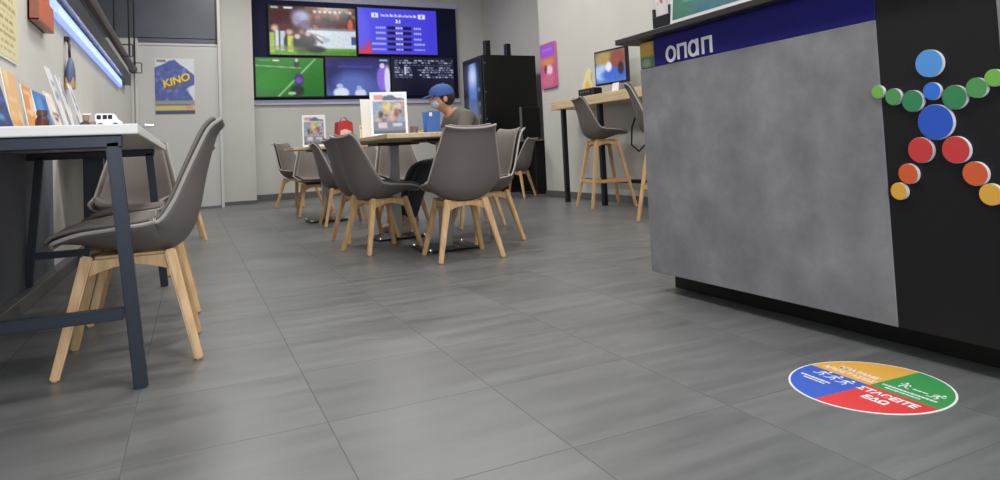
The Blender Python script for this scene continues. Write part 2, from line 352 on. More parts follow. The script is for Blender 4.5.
# wall prints
pic = Pic(90, 100, (226, 218, 170))
for k in range(17):
    y = .04+k*.056; x = .08
    while x < .9:
        l = rng.uniform(.03, .1); pic.rect(x, y, min(.93, x+l), y+.018, (172, 154, 92) if k % 4 else (140, 120, 70)); x += l+.025
for k in range(5): pic.rect(.04, .02+k*.2, .96, .026+k*.2, (150, 140, 110))
pic.rect(0, 0, .03, 1, (240, 236, 210)); pic.noise(4)
ph = thing('price_list_poster', 'pale yellow printed list poster at the left edge of the photo', 'poster', (XL+.002, 3.0, 1.14))
MB().box(0, .006, 0, .90, 0, .62, .001).build('sheet', MT['paperw'], ph)
picture('print', pic, .88, .60, MT['printm'], ph, (.0075, .01, .01), (0, 0, PI/2))
ob = thing('leaflet_holder', 'orange leaflet holder mounted on the left wall', 'leaflet holder', (XL+.001, 4.15, 1.415))
b = MB(); b.box(0, .012, 0, .42, 0, .5, .003); b.box(.0, .05, 0, .42, 0, .012, .003); b.box(0, .05, 0, .008, 0, .12, .003); b.box(0, .05, .412, .42, 0, .12, .003); b.build('tray', dotm('rust_plastic', (150, 92, 70)), ob)
MB().box(.042, .05, .009, .411, .012, .14, .002).build('front_panel', dotm('orange_plastic', (205, 104, 62)), ob)
pic = Pic(24, 34, (206, 110, 66)); pic.ell(.55, .35, .22, .45, (120, 40, 36)); pic.ell(.6, .2, .12, .2, (226, 170, 150)); pic.rect(.0, .0, .1, 1, (170, 70, 44)); pic.noise(5)
MB().box(.018, .036, .03, .39, .012, .52, .002).build('leaflet', MT['paperw'], ob)
picture('print', pic, .35, .5, MT['printm'], ob, (.0365, .035, .016), (0, 0, PI/2))
hk = thing('hanging_lanyard', 'dark blue and tan tool hanging on the left wall under the LED strip', 'hanging tool', (XL, 5.28, 1.2))
MB().box(0, .03, -.03, .03, .29, .32, .004).build('hook', MT['black'], hk)
b = MB(); b.tube([(.02, -.01, .30), (.03, -.02, .26), (.03, -.03, .22), (.028, 0, .17)], .008); b.build('cord', MT['navy'], hk, smooth=True)
b = MB(); b.lathe([(0, 0), (.05, .005), (.062, .04), (.058, .1), (.04, .15), (.018, .18), (.0, .185)], 20, Matrix.Diagonal((.45, 1, 1, 1)) @ T((.07, 0, 0))); b.build('blade', dotm('slate_blue_cloth', (96, 112, 146)), hk, smooth=True)
MB().box(.005, .055, -.05, .05, -.03, .05, .01).build('pouch', dotm('tan_leather', (186, 158, 112)), hk)

# ---------------------------------------------------------------- door poster
kp = thing('lottery_poster', 'blue KINO poster with yellow lettering taped to the grey door', 'poster', (-.447, YD-.004, 1.365))
MB().box(0, .5, 0, .003, 0, .79, .0008).build('sheet', MT['paperw'], kp)
pic = Pic(60, 92, (222, 222, 230))
pic.poly([(.0, .16), (.22, .10), (.36, .04), (.5, .02), (.62, .10), (.8, .18), (1, .3), (1, .47), (.78, .55), (.95, .72), (1, .84), (0, .84), (0, .3)], (82, 98, 166))
for k in range(40): pic.ell(rng.uniform(.03, .8), rng.uniform(.15, .75), .05, .035, [(64, 82, 150), (100, 120, 190), (140, 150, 200)][k % 3], .5, .6)
pic.rect(.05, .02, .28, .06, (140, 130, 110)); pic.rect(0, .76, 1, .85, (150, 156, 150)); pic.rect(0, .85, 1, .94, (214, 190, 120)); pic.rect(0, .94, 1, 1, (70, 76, 104)); pic.ell(.85, .87, .09, .05, (206, 160, 150)); pic.rect(0, .83, .9, .85, (90, 100, 80))
pic.poly([(.18, .46), (.86, .28), (.93, .37), (.28, .58)], (120, 98, 92)); pic.noise(4)
picture('print', pic, .5, .79, MT['printm'], kp, (0, -.0012, 0))
lettering('lettering', [(text_mesh('KINO', .145, shear=.15, bold=.004), T((.265, -.003, .475)) @ RY(-.33) @ RX(PI/2))], dotm('kino_yellow', (244, 214, 66)), kp)

# ---------------------------------------------------------------- video wall
vw = thing('screen_wall_frame', 'dark navy frame panel of the screen wall on the back wall', 'screen frame', (.915, YT-.09, 1.64))
MB().box(0, 3.545, 0, .085, 0, 1.645, .006).build('panel', MT['tvframe'], vw)
def screen(label, x0, x1, z0, z1, pic):
    t = thing('wall_screen', label, 'screen', (x0, YT-.145, z0), 0, 'screens of the video wall')
    MB().box(0, x1-x0, 0, .053, 0, z1-z0, .006).build('bezel', MT['black'], t)
    b = .018; picture('display', pic, x1-x0-2*b, z1-z0-2*b, MT['screen'], t, (b, -.001, b)); return t
# 1: players kneeling before a white board
p1 = Pic(110, 62, (60, 34, 34)); p1.rect(0, 0, 1, .12, (70, 40, 40))
for k in range(60): p1.ell(rng.uniform(.42, 1), rng.uniform(.02, .44), .035, .05, [(120, 60, 40), (70, 34, 34), (170, 110, 70), (40, 26, 34), (96, 70, 60)][k % 5], .4, .8)
for k in range(8): p1.ell(.52+.06*k, .09, .02, .03, (200, 190, 180), .5)
p1.rect(.42, .46, 1, .86, (206, 216, 226)); p1.rect(.42, .44, 1, .48, (120, 120, 124)); p1.rect(0, .86, 1, 1, (92, 150, 40)); p1.rect(.3, .92, 1, 1, (74, 130, 36))
p1.ell(.12, .32, .14, .18, (72, 30, 36), .8); p1.ell(.36, .20, .10, .13, (176, 178, 212), .9); p1.ell(.31, .30, .05, .1, (150, 140, 170), .9); p1.ell(.40, .38, .06, .09, (112, 100, 136), .9); p1.ell(.06, .46, .04, .07, (206, 180, 160), .9); p1.ell(.15, .42, .05, .06, (90, 40, 40), .9)
p1.rect(.0, .55, .05, .95, (166, 186, 90)); p1.rect(.06, .50, .10, .9, (206, 220, 224)); p1.rect(.12, .52, .17, .92, (190, 206, 214)); p1.rect(.2, .62, .265, .94, (200, 208, 60)); p1.ell(.22, .54, .04, .06, (206, 170, 150), .9); p1.ell(.175, .76, .02, .14, (40, 36, 40), .6)
p1.ell(.36, .76, .10, .16, (28, 24, 30), .7); p1.ell(.45, .70, .08, .14, (24, 20, 26), .7); p1.ell(.52, .88, .11, .07, (22, 20, 26), .6); p1.ell(.31, .62, .035, .05, (206, 190, 186), .8); p1.ell(.36, .52, .03, .05, (150, 104, 86), .8); p1.ell(.43, .56, .03, .05, (190, 170, 170), .9); p1.line(.48, .58, .60, .74, .022, (104, 78, 88)); p1.line(.52, .56, .66, .66, .012, (150, 130, 140)); p1.ell(.64, .68, .05, .05, (160, 176, 196), .7); p1.rect(.95, .6, 1, .78, (60, 70, 130))
p1.ell(.2, .86, .18, .05, (120, 150, 70), .9, .6)
p1.rect(.02, .01, .1, .05, (190, 190, 190)); p1.rect(.16, .01, .26, .05, (230, 230, 235)); p1.ell(.94, .35, .03, .12, (210, 90, 60)); p1.ell(.86, .18, .05, .12, (60, 60, 60)); p1.noise(9)
screen('upper left screen showing kneeling footballers before a white board', 1.165, 2.60, 2.355, 3.20, p1)
# 2: purple statistics board
p2 = Pic(120, 70, (78, 72, 226)); p2.grad((84, 84, 232), (66, 58, 214), 0); p2.ell(0, .95, .16, .4, (214, 56, 90), .3); p2.ell(.02, .5, .12, .4, (96, 92, 236), .5)
p2.rect(.17, .10, .25, .2, (226, 226, 250)); p2.rect(.76, .10, .85, .2, (226, 226, 250)); p2.rect(.2, .12, .22, .18, (120, 110, 220)); p2.rect(.79, .12, .82, .18, (120, 110, 220))
for k, x in enumerate(np.arange(.28, .74, .02)): p2.rect(x, .12+.01*(k % 3), x+.013, .17, (214, 214, 248))
for k, y in enumerate((.42, .54, .66, .78, .90)):
    p2.rect(.36, y-.035, .67, y+.035, (18, 16, 52)); p2.rect(.46, y-.035, .56, y+.035, (60, 52, 170))
    for x in np.arange(.47, .55, .022): p2.rect(x, y-.02, x+.014, y+.02, (214, 214, 246))
    for x in np.arange(.22-.05*(k > 2), .32, .024): p2.rect(x, y-.02, x+.016, y+.02, (186, 186, 244))
    for x in np.arange(.70, .78+.05*(k > 2), .024): p2.rect(x, y-.02, x+.016, y+.02, (186, 186, 244))
s2 = screen('upper right screen with purple match statistics board', 2.615, 4.075, 2.40, 3.235, p2)
lettering('lettering', [(text_mesh('3:1', .085, bold=.002), T((.73, -.004, .595)) @ RX(PI/2))], glow('screen_white', (228, 228, 250), .9), s2)
# 3: green pitch
p3 = Pic(100, 60, (30, 112, 28)); p3.grad((34, 120, 30), (26, 104, 26)); p3.ell(.2, .6, .3, .3, (36, 128, 32), .8)
p3.line(.0, .2, .66, .26, .012, (130, 190, 120)); p3.line(.88, .02, .32, 1, .016, (150, 206, 140)); p3.ell(.63, .56, .07, .16, (60, 40, 110), .3); p3.ell(.63, .58, .05, .08, (110, 70, 170), .3); p3.ell(.6, .85, .1, .15, (24, 40, 36), .4); p3.ell(.6, .15, .04, .1, (40, 40, 40), .3); p3.ell(.6, .06, .025, .04, (200, 200, 200)); p3.rect(.05, .05, .22, .08, (90, 150, 90)); p3.rect(.25, .05, .34, .09, (220, 226, 220)); p3.ell(.52, .92, .06, .04, (150, 200, 140)); p3.noise(4)
screen('lower left screen showing a green football pitch', .935, 2.035, 1.665, 2.335, p3)
# 4: blue studio
p4 = Pic(100, 60, (58, 72, 138)); p4.grad((36, 34, 92), (70, 92, 170)); p4.rect(0, .12, .75, .34, (44, 44, 120)); p4.ell(.12, .5, .12, .4, (34, 36, 92), .5); p4.ell(.4, .7, .3, .3, (84, 104, 178), .8)
for x in np.arange(.18, .7, .03): p4.rect(x, .2, x+.018, .27, (70, 66, 150))
p4.ell(.22, .93, .12, .14, (210, 222, 240), .3); p4.ell(.2, .75, .05, .06, (170, 190, 220)); p4.ell(.52, .95, .09, .12, (196, 210, 236), .3); p4.ell(.5, .8, .04, .06, (150, 170, 210)); p4.ell(.88, .55, .09, .34, (140, 100, 220), .3); p4.ell(.96, .6, .05, .4, (214, 214, 240), .4); p4.ell(.88, .2, .04, .07, (220, 200, 230)); p4.rect(.84, .03, .97, .06, (180, 190, 230)); p4.noise(4)
screen('lower middle screen showing blue picture with purple figure', 2.05, 3.175, 1.675, 2.352, p4)
# 5: odds list
p5 = Pic(110, 66, (16, 18, 44))
for k in range(8):
    y = .06+.065*k; x = .04
    while x < .97:
        l = rng.uniform(.02, .07)
        if not (.30 < x < .40 and k > 2) and rng.random() > .15: p5.rect(x, y, x+l, y+.028, [(120, 124, 160), (170, 174, 200), (90, 94, 130)][int(rng.integers(3))])
        x += l+.022
p5.rect(.19, .24, .22, .46, (190, 196, 224)); p5.rect(.0, .6, 1, 1, (14, 16, 40)); p5.ell(.93, .9, .02, .03, (90, 90, 130))
screen('lower right screen with rows of small white odds text', 3.19, 4.36, 1.685, 2.372, p5)

# ================================================================ chairs
PROF = np.array([(.212, .390, .140, 0), (.202, .408, .178, .004), (.135, .396, .206, .042), (.045, .368, .217, .08), (-.05, .350, .221, .104), (-.115, .356, .221, .112), (-.168, .400, .218, .102), (-.197, .480, .208, .082), (-.214, .57, .190, .06), (-.235, .66, .168, .041), (-.259, .735, .152, .028), (-.285, .768, .147, .016)])
def catmull(P, n):
    P = np.vstack([2*P[0]-P[1], P, 2*P[-1]-P[-2]]); out = []
    m = len(P)-3
    for s in np.linspace(0, m-1e-6, n):
        i = int(s); t = s-i; a, b, c, d = P[i:i+4]
        out.append(.5*((2*b)+(-a+c)*t+(2*a-5*b+4*c-d)*t*t+(-a+3*b-3*c+d)*t**3))
    return np.array(out)
def shell_grid(nv=34, nu=15, inset=0, off=0, v0=0, v1=1):
    q = catmull(PROF, 120)[int(v0*119):int(v1*119)+1]; q = q[np.linspace(0, len(q)-1, nv).round().astype(int)]
    d = np.gradient(q[:, :2], axis=0); d /= np.linalg.norm(d, axis=1, keepdims=True); n = np.stack([d[:, 1], -d[:, 0]], 1)   # towards the sitter
    P = np.zeros((nv, nu, 3))
    for j, u in enumerate(np.linspace(-1, 1, nu)):
        l = q[:, 3]*abs(u)**2.3+off
        P[:, j, 0] = (q[:, 2]-inset)*u; P[:, j, 1] = q[:, 0]+n[:, 0]*l; P[:, j, 2] = q[:, 1]+n[:, 1]*l
        if v1 == 1: P[-1, j, 2] += .006*abs(u)**3-.004; 
    return P
# check the sign of the sitter-side normal on the seat: it must point up
_q = catmull(PROF, 120); _s = 1 if -(_q[40, 0]-_q[39, 0]) > 0 else -1
me_shell, rim = thick_grid(shell_grid(), .016)
me_pad, _ = thick_grid(shell_grid(30, 13, .014, .005, .03, .985), .016, True)
def subdiv(o, n=1): m = o.modifiers.new('smooth', 'SUBSURF'); m.levels = n; m.render_levels = n
def leg_mesh(top, foot, w0=.042, w1=.026):
    return MB().bar(top, foot, w0, w1, w0*.8, w1*.95, .005)
def apron(b, p, q, z, h, t=.02):
    """arched rail between two points"""
    p, q = Vector((*p, z)), Vector((*q, z)); d = (q-p); n = 10; L = d.length; ang = math.atan2(d.y, d.x)
    poly = [(0, 0), (L, 0), (L, -h)]+[(L-L*k/n, -h+h*.55*math.sin(PI*k/n)) for k in range(1, n)]+[(0, -h)]
    b.prism([(x, y) for x, y in poly], -t/2, t/2, T(p) @ RZ(ang) @ RX(PI/2), 0)
def dining_chair():
    t = thing('dining_chair', 'x', 'chair', group='taupe bucket chairs')
    s = link('shell', me_shell, t, MT['shell'], smooth=True); subdiv(s)
    c = link('cushion', me_pad, t, MT['pad'], smooth=True); subdiv(c)
    MB().tube(rim, .006, 6, True).build('piping', MT['pipe'], s, smooth=True)
    a = MB(); z = .338; X, Y = .112, .115
    apron(a, (-X, -Y), (X, -Y), z, .05); apron(a, (-X, Y), (X, Y), z, .05); apron(a, (-X, -Y), (-X, Y), z, .05); apron(a, (X, -Y), (X, Y), z, .05)
    a.box(-.09, .09, -.10, .10, .328, .346, .004)
    a.build('under_frame', MT['beech'], t)
    for sx in (-1, 1):
        for sy in (-1, 1): leg_mesh((sx*X, sy*Y, .350), (sx*.19, sy*.195, 0)).build('leg', MT['beech'], t)
    return t
ch = dining_chair()
G = 'taupe bucket chairs'
CH = [
 (-.188, 2.61, 90, 'nearest taupe bucket chair with wooden legs at the white table'),
 (-.19, 3.36, 91, 'second taupe chair at the white table, almost hidden behind the nearest chair'),
 (-.31, 4.52, 176, 'taupe chair facing us at the far end of the white table'),
 (-.12, 6.28, 95, 'distant taupe chair at the wood edged table near the grey door'),
 (1.45, 3.80, -4, 'taupe chair with its back to the camera at the near table end'),
 (1.82, 4.32, 100, 'taupe chair at the right side of the pedestal tables, showing its seat back'),
 (1.13, 4.45, -76, 'front taupe chair in profile on the left side of the pedestal tables'),
 (1.17, 5.10, -84, 'second taupe chair on the left side, half hidden behind the front one'),
 (1.28, 6.45, -92, 'third taupe chair back on the left side, below the small poster stand'),
 (1.25, 7.88, 176, 'taupe chair facing us beyond the table with the small poster stand'),
 (1.86, 7.85, 180, 'taupe chair facing us seen below the large poster stand, against the back wall'),
 (1.31, 9.55, -135, 'taupe chair standing alone by the back wall below the green screen'),
 (1.72, 5.98, 178, 'shaded taupe chair on the far side of the pedestal tables'),
 (2.13, 5.27, 90, 'taupe chair on which the person in the blue cap sits'),
 (3.86, 8.02, 40, 'taupe chair at the small table beside the black cabinet'),
]
for i, (x, y, a, l) in enumerate(CH):
    if i == 0: ch.location = (x, y, 0); ch.rotation_euler = (0, 0, math.radians(a)); ch['label'] = l
    else:
        c_ = dup(ch, (x, y, 0), math.radians(a), l, G)
        if y > 9: c_.scale = (1.12, 1.12, 1.12)
def bar_stool():
    t = thing('bar_stool', 'x', 'bar stool', group='bar stools at the wall bar')
    s = link('shell', me_shell, t, MT['shell'], (0, 0, .35), smooth=True); subdiv(s)
    c = link('cushion', me_pad, t, MT['pad'], (0, 0, .35), smooth=True); subdiv(c)
    MB().tube(rim, .006, 6, True).build('piping', MT['pipe'], s, smooth=True)
    a = MB(); X, Y = .11, .11
    for p, q in (((-X, -Y), (X, -Y)), ((-X, Y), (X, Y)), ((-X, -Y), (-X, Y)), ((X, -Y), (X, Y))): apron(a, p, q, .67, .055)
    a.box(-.09, .09, -.10, .10, .67, .692, .004); a.build('under_frame', MT['beech'], t)
    k = (.67-.27)/.67; fx = X+(.22-X)*k; fy = Y+(.235-Y)*k
    for p, q in (((-fx, -fy), (fx, -fy)), ((-fx, fy), (fx, fy)), ((-fx, -fy), (-fx, fy)), ((fx, -fy), (fx, fy))):
        MB().bar((*p, .27), (*q, .27), .022, da=.035).build('footrest_rail', MT['beech'], t)
    for sx in (-1, 1):
        for sy in (-1, 1): leg_mesh((sx*X, sy*Y, .68), (sx*.22, sy*.235, 0), .042, .028).build('leg', MT['beech'], t)
    return t
bs = bar_stool(); bs.location = (3.80, 5.80, 0); bs.rotation_euler = (0, 0, math.radians(-101)); bs['label'] = 'bar stool with wooden legs standing fully in view at the wall bar'
dup(bs, (3.53, 4.48, 0), math.radians(-128), 'bar stool mostly hidden behind the left end of the grey counter')

# ================================================================ tables on the left
t1 = thing('wall_table', 'long white topped table on dark steel frames in the left foreground', 'table', (-.44, 3.3, 0))
MB().box(-.305, .302, -1.11, 1.12, .719, .749, .004).build('tabletop', MT['top'], t1)
for y in (-1.085, .69):
    f = MB(); w = .036
    f.box(-.29, .262, y-w/2, y+w/2, .682, .718, .004); f.build('frame_rail', MT['navy'], t1); f = MB()
    f.bar((-.26, y, .215), (.258, y, .215), .034, da=.034); f.build('foot_rail', MT['navy'], t1)
    for s in (-1, 1): MB().bar((s*.237, y, .70), (s*.296, y, 0), w, w, w, w).build('leg', MT['navy'], t1)
t2 = thing('wall_table', 'wood edged table standing along the left wall near the grey door', 'table', (-.47, 5.85, 0))
MB().box(-.275, .22, -.9, .8, .72, .748, .004).build('tabletop', MT['top'], t2)
MB().box(-.275, .22, -.912, -.9, .718, .749, .003).build('edge_band', MT['oakx'], t2)
MB().box(-.18, -.065, -.64, -.56, 0, .72, .004).build('post', MT['navy'], t2)
MB().box(-.18, -.065, .46, .54, 0, .72, .004).build('post', MT['navy'], t2)
MB().box(-.14, -.10, -.56, .46, .03, .07, .003).build('stretcher', MT['black'], t2)

# leaflets and oddments on the tables
def leaflet(label, x, y0, y1, h, cols, lean=.2, thick=.005, seed=0):
    t = thing('leaflet', label, 'leaflet', (x, y0, .7492), 0, 'leaflets standing along the left wall')
    M_ = Matrix(((math.cos(-lean), 0, math.sin(-lean), 0), (0, 1, 0, 0), (-math.sin(-lean), 0, math.cos(-lean), 0), (0, 0, 0, 1)))
    w = y1-y0
    b = MB(); b.box(-thick, 0, 0, w, 0, h, .0015, M_); b.build('booklet', MT['paperw'], t)
    p = Pic(20, 34, cols[0]); r = np.random.default_rng(seed)
    for k in range(7):
        c = cols[1+int(r.integers(len(cols)-1))]
        if r.random() > .5: p.ell(r.uniform(.1, .9), r.uniform(.05, .95), r.uniform(.1, .35), r.uniform(.05, .2), c, .3)
        else: yy = r.uniform(0, .9); p.rect(.08, yy, r.uniform(.5, .95), yy+r.uniform(.02, .07), c)
    b = MB(); b.prism([(-.004, 0), (-.075, 0), (-.075, .004), (-.016-h*.5*math.sin(lean), h*.5)], w*.35, w*.65, RX(PI/2) @ T((0, 0, -w))); b.build('easel_back', MT['white'], t)
    q = picture('cover', p, w-.004, h-.004, MT['printm'], t); q.matrix_local = M_ @ T((.0009, .002, .002)) @ RZ(PI/2)
    return t
leaflet('dark blue leaflet at the left end of the white table', -.572, 2.70, 2.98, .275, [(40, 58, 120), (60, 90, 170), (30, 40, 80), (90, 150, 190)], .25, seed=1)
leaflet('tan leaflet between the dark blue and orange ones', -.585, 3.02, 3.22, .27, [(222, 178, 122), (232, 200, 150), (214, 160, 100)], .16, seed=2)
leaflet('orange leaflet leaning beside the blue folder', -.575, 3.25, 3.42, .235, [(220, 146, 78), (236, 200, 160), (206, 112, 48), (240, 226, 206)], .16, seed=3)
leaflet('bright blue folder in the middle of the leaflet row', -.565, 3.44, 3.74, .235, [(62, 118, 190), (50, 100, 176), (90, 140, 210)], .2, .03, seed=4)
leaflet('cream leaflet with dark markings right of the blue folder', -.545, 3.78, 3.96, .27, [(226, 218, 204), (120, 60, 50), (90, 70, 70), (240, 236, 226)], .3, seed=5)
for k, (y, xx) in enumerate(((4.0, -.54), (4.13, -.525), (4.27, -.50))):
    leaflet(['white and lilac brochure, leftmost of the three tall leaning ones', 'white and lilac brochure, middle of the three tall leaning ones', 'white and lilac brochure, rightmost of the three tall leaning ones'][k], xx, y, y+.11, (.42-.03*k), [(226, 226, 236), (150, 150, 190), (120, 150, 170), (90, 90, 130)], .27, seed=6+k)
leaflet('peach card standing behind the tall white brochures', -.62, 5.05, 5.25, .25, [(226, 200, 178), (232, 212, 196), (220, 190, 160)], .1, seed=11)
leaflet('pale yellow card on the wood edged table', -.60, 5.27, 5.42, .19, [(214, 206, 160), (206, 206, 196)], .1, seed=12)
db = thing('jar', 'small dark red jar beside the blue folder', 'jar', (-.53, 3.18, .7492))
b = MB(); b.lathe([(0, 0), (.022, 0), (.024, .01), (.024, .075), (.018, .09), (.016, .095)], 18); b.build('body', dotm('dark_red_glass', (84, 40, 44)), db, smooth=True)
MB().cyl((0, 0, .095), (0, 0, .118), .019, bev=.003).build('lid', MT['brass'], db, smooth=True)
# white van-like toy and small brown animal-like ornament kept generic
ty = thing('toy_van', 'small white toy van near the corner of the white table', 'toy', (-.238, 2.50, .7492), math.radians(-6)); ty.scale = (.42, .42, .44)
poly = [(-.085, .025), (.085, .025), (.085, .06), (.06, .07), (.035, .115), (-.08, .118), (-.088, .11)]
b = MB(); b.prism(poly, -.04, .04, RX(PI/2), .004); b.build('body', MT['white'], ty)
b = MB()
for x in (-.06, -.02, .015): b.box(x-.014, x+.014, -.0415, -.0395, .075, .105, .0005)
b.build('side_window', MT['glassd'], ty)
for x in (-.05, .05):
    for y in (-.036, .036): b = MB(); b.cyl((x, y-.008, .024), (x, y+.008, .024), .024, bev=.003); b.build('wheel', MT['black'], ty, smooth=True)
tr = thing('toy_tractor', 'small brown and white toy vehicle left of the white toy van', 'toy', (-.292, 2.49, .7492), math.radians(15)); tr.scale = (.36, .36, .38)
b = MB(); b.box(-.05, .05, -.03, .03, .03, .07, .008); b.box(-.045, 0, -.026, .026, .07, .125, .008); b.build('body', dotm('brown_toy', (140, 112, 88)), tr)
MB().box(-.05, .01, -.03, .03, .124, .135, .004).build('roof', MT['white'], tr)
for x, r in ((-.032, .036), (.038, .024)):
    for y in (-.036, .036): b = MB(); b.cyl((x, y-.008, r), (x, y+.008, r), r, bev=.003); b.build('wheel', MT['black'], tr, smooth=True)

# ================================================================ middle tables
def ped_table(label, x0, x1, y0, y1, cx, cy):
    t = thing('pedestal_table', label, 'table', (cx, cy, 0), 0, 'wood topped pedestal tables')
    MB().box(x0-cx, x1-cx, y0-cy, y1-cy, .722, .75, .004).build('tabletop', MT['oaktop'], t)
    MB().box(-.036, .036, -.036, .036, .012, .705, .006).build('column', MT['steel'], t)
    MB().box(-.16, .16, -.16, .16, .704, .722, .003).build('mounting_plate', MT['black'], t)
    MB().box(-.19, .19, -.19, .19, .008, .016, .004).build('base_plate', MT['black'], t)
    for sx in (-1, 1):
        for sy in (-1, 1): b = MB(); b.lathe([(0, 0), (.014, 0), (.018, .01), (.014, .026), (.0, .03)], 14, T((sx*.17, sy*.17, 0))); b.build('glide', MT['chrome'], t, smooth=True)
    return t
ped_table('nearest wood topped pedestal table, behind the chair turned away from us', 1.0, 1.68, 3.74, 4.62, 1.50, 4.22)
ped_table('middle wood topped pedestal table, where the person in the blue cap sits', .99, 1.76, 4.64, 5.5, 1.40, 5.06)
ped_table('farthest wood topped pedestal table, carrying the small poster stand', .86, 1.62, 6.62, 7.38, 1.22, 7.02)
def kino_print(nx, ny):
    p = Pic(nx, ny, (150, 160, 182)); p.rect(0, 0, 1, .17, (224, 226, 232)); p.rect(.05, .02, .32, .13, (206, 150, 150)); p.poly([(.35, .04), (.6, .02), (.75, .09), (1, .12), (1, .16), (.3, .16)], (90, 100, 130))
    cs = [(228, 210, 90), (120, 160, 110), (206, 120, 110), (110, 150, 200), (70, 60, 80), (236, 220, 200), (180, 70, 60)]
    for k in range(150): p.ell(rng.uniform(.06, .94), rng.uniform(.2, .68), rng.uniform(.02, .06), rng.uniform(.015, .05), cs[int(rng.integers(7))], .8, .6)
    p.ell(.45, .34, .1, .13, (222, 206, 110), .9, .8); p.ell(.15, .32, .12, .1, (126, 166, 206), 1, .8); p.ell(.6, .6, .12, .1, (206, 160, 150), .9, .7); p.ell(.24, .52, .07, .1, (50, 50, 60), .8, .8); p.ell(.72, .48, .07, .1, (140, 56, 60), .8, .8); p.ell(.8, .3, .1, .08, (220, 206, 190), .9, .7)
    p.rect(0, .70, 1, .92, (120, 126, 146)); p.rect(.15, .73, .42, .85, (206, 190, 200)); p.rect(.6, .75, .9, .82, (186, 196, 214)); p.rect(0, .92, 1, 1, (90, 96, 116)); p.noise(5); return p
def poster_stand(label, x, y, w, h, rz=0):
    t = thing('poster_stand', label, 'poster stand', (x, y, .7502), rz, 'tabletop poster stands')
    M_ = RX(-.08)
    b = MB(); b.box(-w/2, w/2, -.004, .004, 0, h, .002, M_); b.box(-w/2, w/2, -.03, .07, 0, .008, .003); b.build('clear_frame', MT['white'], t)
    q = picture('poster', kino_print(40, 50), w*.86, h*.88, MT['printm'], t); q.matrix_local = M_ @ T((-w*.43, -.0046, h*.07))
    b = MB(); b.bar((0, .068, .006), (0, .022, h*.6), .04, da=.004, bev=.001); b.build('back_strut', MT['white'], t)
    return t
poster_stand('large poster stand with colourful print on the near pedestal table', 1.185, 4.35, .245, .30, -.12)
poster_stand('small poster stand with colourful print at the far left table', 1.10, 6.86, .225, .32, -.05)
wb = thing('white_display_card', 'plain white card standing behind the large poster stand', 'card', (1.235, 4.88, .7502), .1)
b = MB(); b.box(-.115, .085, -.003, .003, 0, .30, .0015, RX(-.1)); b.build('card', MT['paperw'], wb)
MB().box(-.06, .03, -.02, .06, 0, .006, .002).build('foot', MT['white'], wb)
cp = thing('tumbler', 'small reddish glass tumbler on the table beside the poster stand', 'glass', (1.51, 4.86, .7502))
b = MB(); b.lathe([(0, 0), (.026, 0), (.03, .085), (.027, .085), (.024, .006), (0, .006)], 20); b.build('glass', dotm('smoky_glass', (120, 96, 96)), cp, smooth=True)
b = MB(); b.lathe([(0, .007), (.0235, .007), (.0255, .05), (0, .05)], 20); b.build('drink', MT['red'], cp, smooth=True)
rb = thing('gift_bag', 'small red and white paper bag on the middle table', 'bag', (1.075, 5.3, .7502), .2)
b = MB(); b.prism([(-.07, 0), (.07, 0), (.062, .15), (.02, .17), (-.058, .155)], -.035, .035, RX(PI/2), .003); b.build('bag_body', MT['red'], rb)
b = MB(); b.poly = None; b.prism([(-.045, .02), (.045, .03), (.05, .08), (.0, .1), (-.04, .09)], -.0375, .0375, RX(PI/2), .001); b.build('pale_label', dotm('pink_label', (226, 190, 190)), rb)
b = MB(); b.tube([(-.03, 0, .15), (-.025, -.01, .18), (0, -.012, .195), (.022, -.01, .18), (.028, 0, .155)], .004); b.build('handle', dotm('brown_cord', (110, 84, 66)), rb, smooth=True)
yc = thing('table_sign', 'pale yellow table sign standing right of the red bag', 'sign', (1.30, 5.36, .7502), -.1)
b = MB(); b.box(-.085, .085, -.002, .002, 0, .135, .001, RX(-.25)); b.box(-.085, .085, .062, .066, 0, .13, .001, T((0, 0, 0)) @ T((0, .064, 0)) @ RX(.25) @ T((0, -.064, 0))); b.build('folded_card', MT['cream'], yc)
p = Pic(26, 20, (226, 206, 170)); p.ell(.85, .5, .18, .4, (240, 200, 110), .5); p.rect(.05, .1, .7, .22, (90, 90, 96)); p.ell(.3, .6, .2, .2, (214, 170, 160)); p.noise(5)
q = picture('print', p, .166, .13, MT['printm'], yc); q.matrix_local = RX(-.25) @ T((-.083, -.0028, .002))

# ================================================================ the person in the blue cap
def skin_mesh(name, joints, edges, m, parent=None, sub=2, root=0, extra=None):
    me = bpy.data.meshes.new(name); me.from_pydata([j[:3] for j in joints], edges, [])
    o = bpy.data.objects.new(name, me); COL.objects.link(o)
    sk = o.modifiers.new('skin', 'SKIN'); sk.use_smooth_shade = True
    for i, j in enumerate(joints):
        sv = me.skin_vertices[0].data[i]; r = j[3]; sv.radius = (r, r) if not isinstance(r, tuple) else r; sv.use_root = (i == root)
    ss = o.modifiers.new('sub', 'SUBSURF'); ss.levels = sub; ss.render_levels = sub
    dg = bpy.context.evaluated_depsgraph_get(); nm = bpy.data.meshes.new_from_object(o.evaluated_get(dg)); bpy.data.objects.remove(o)
    nm.polygons.foreach_set('use_smooth', [True]*len(nm.polygons)); 
    if extra:
        bm = bmesh.new(); bm.from_mesh(nm); extra(bm); bm.to_mesh(nm); bm.free()
    return link(name, nm, parent, m)
pe = thing('person', 'person in a blue cap and face mask seated at the table reading a blue leaflet', 'person', (2.08, 5.25, 0), PI/2)
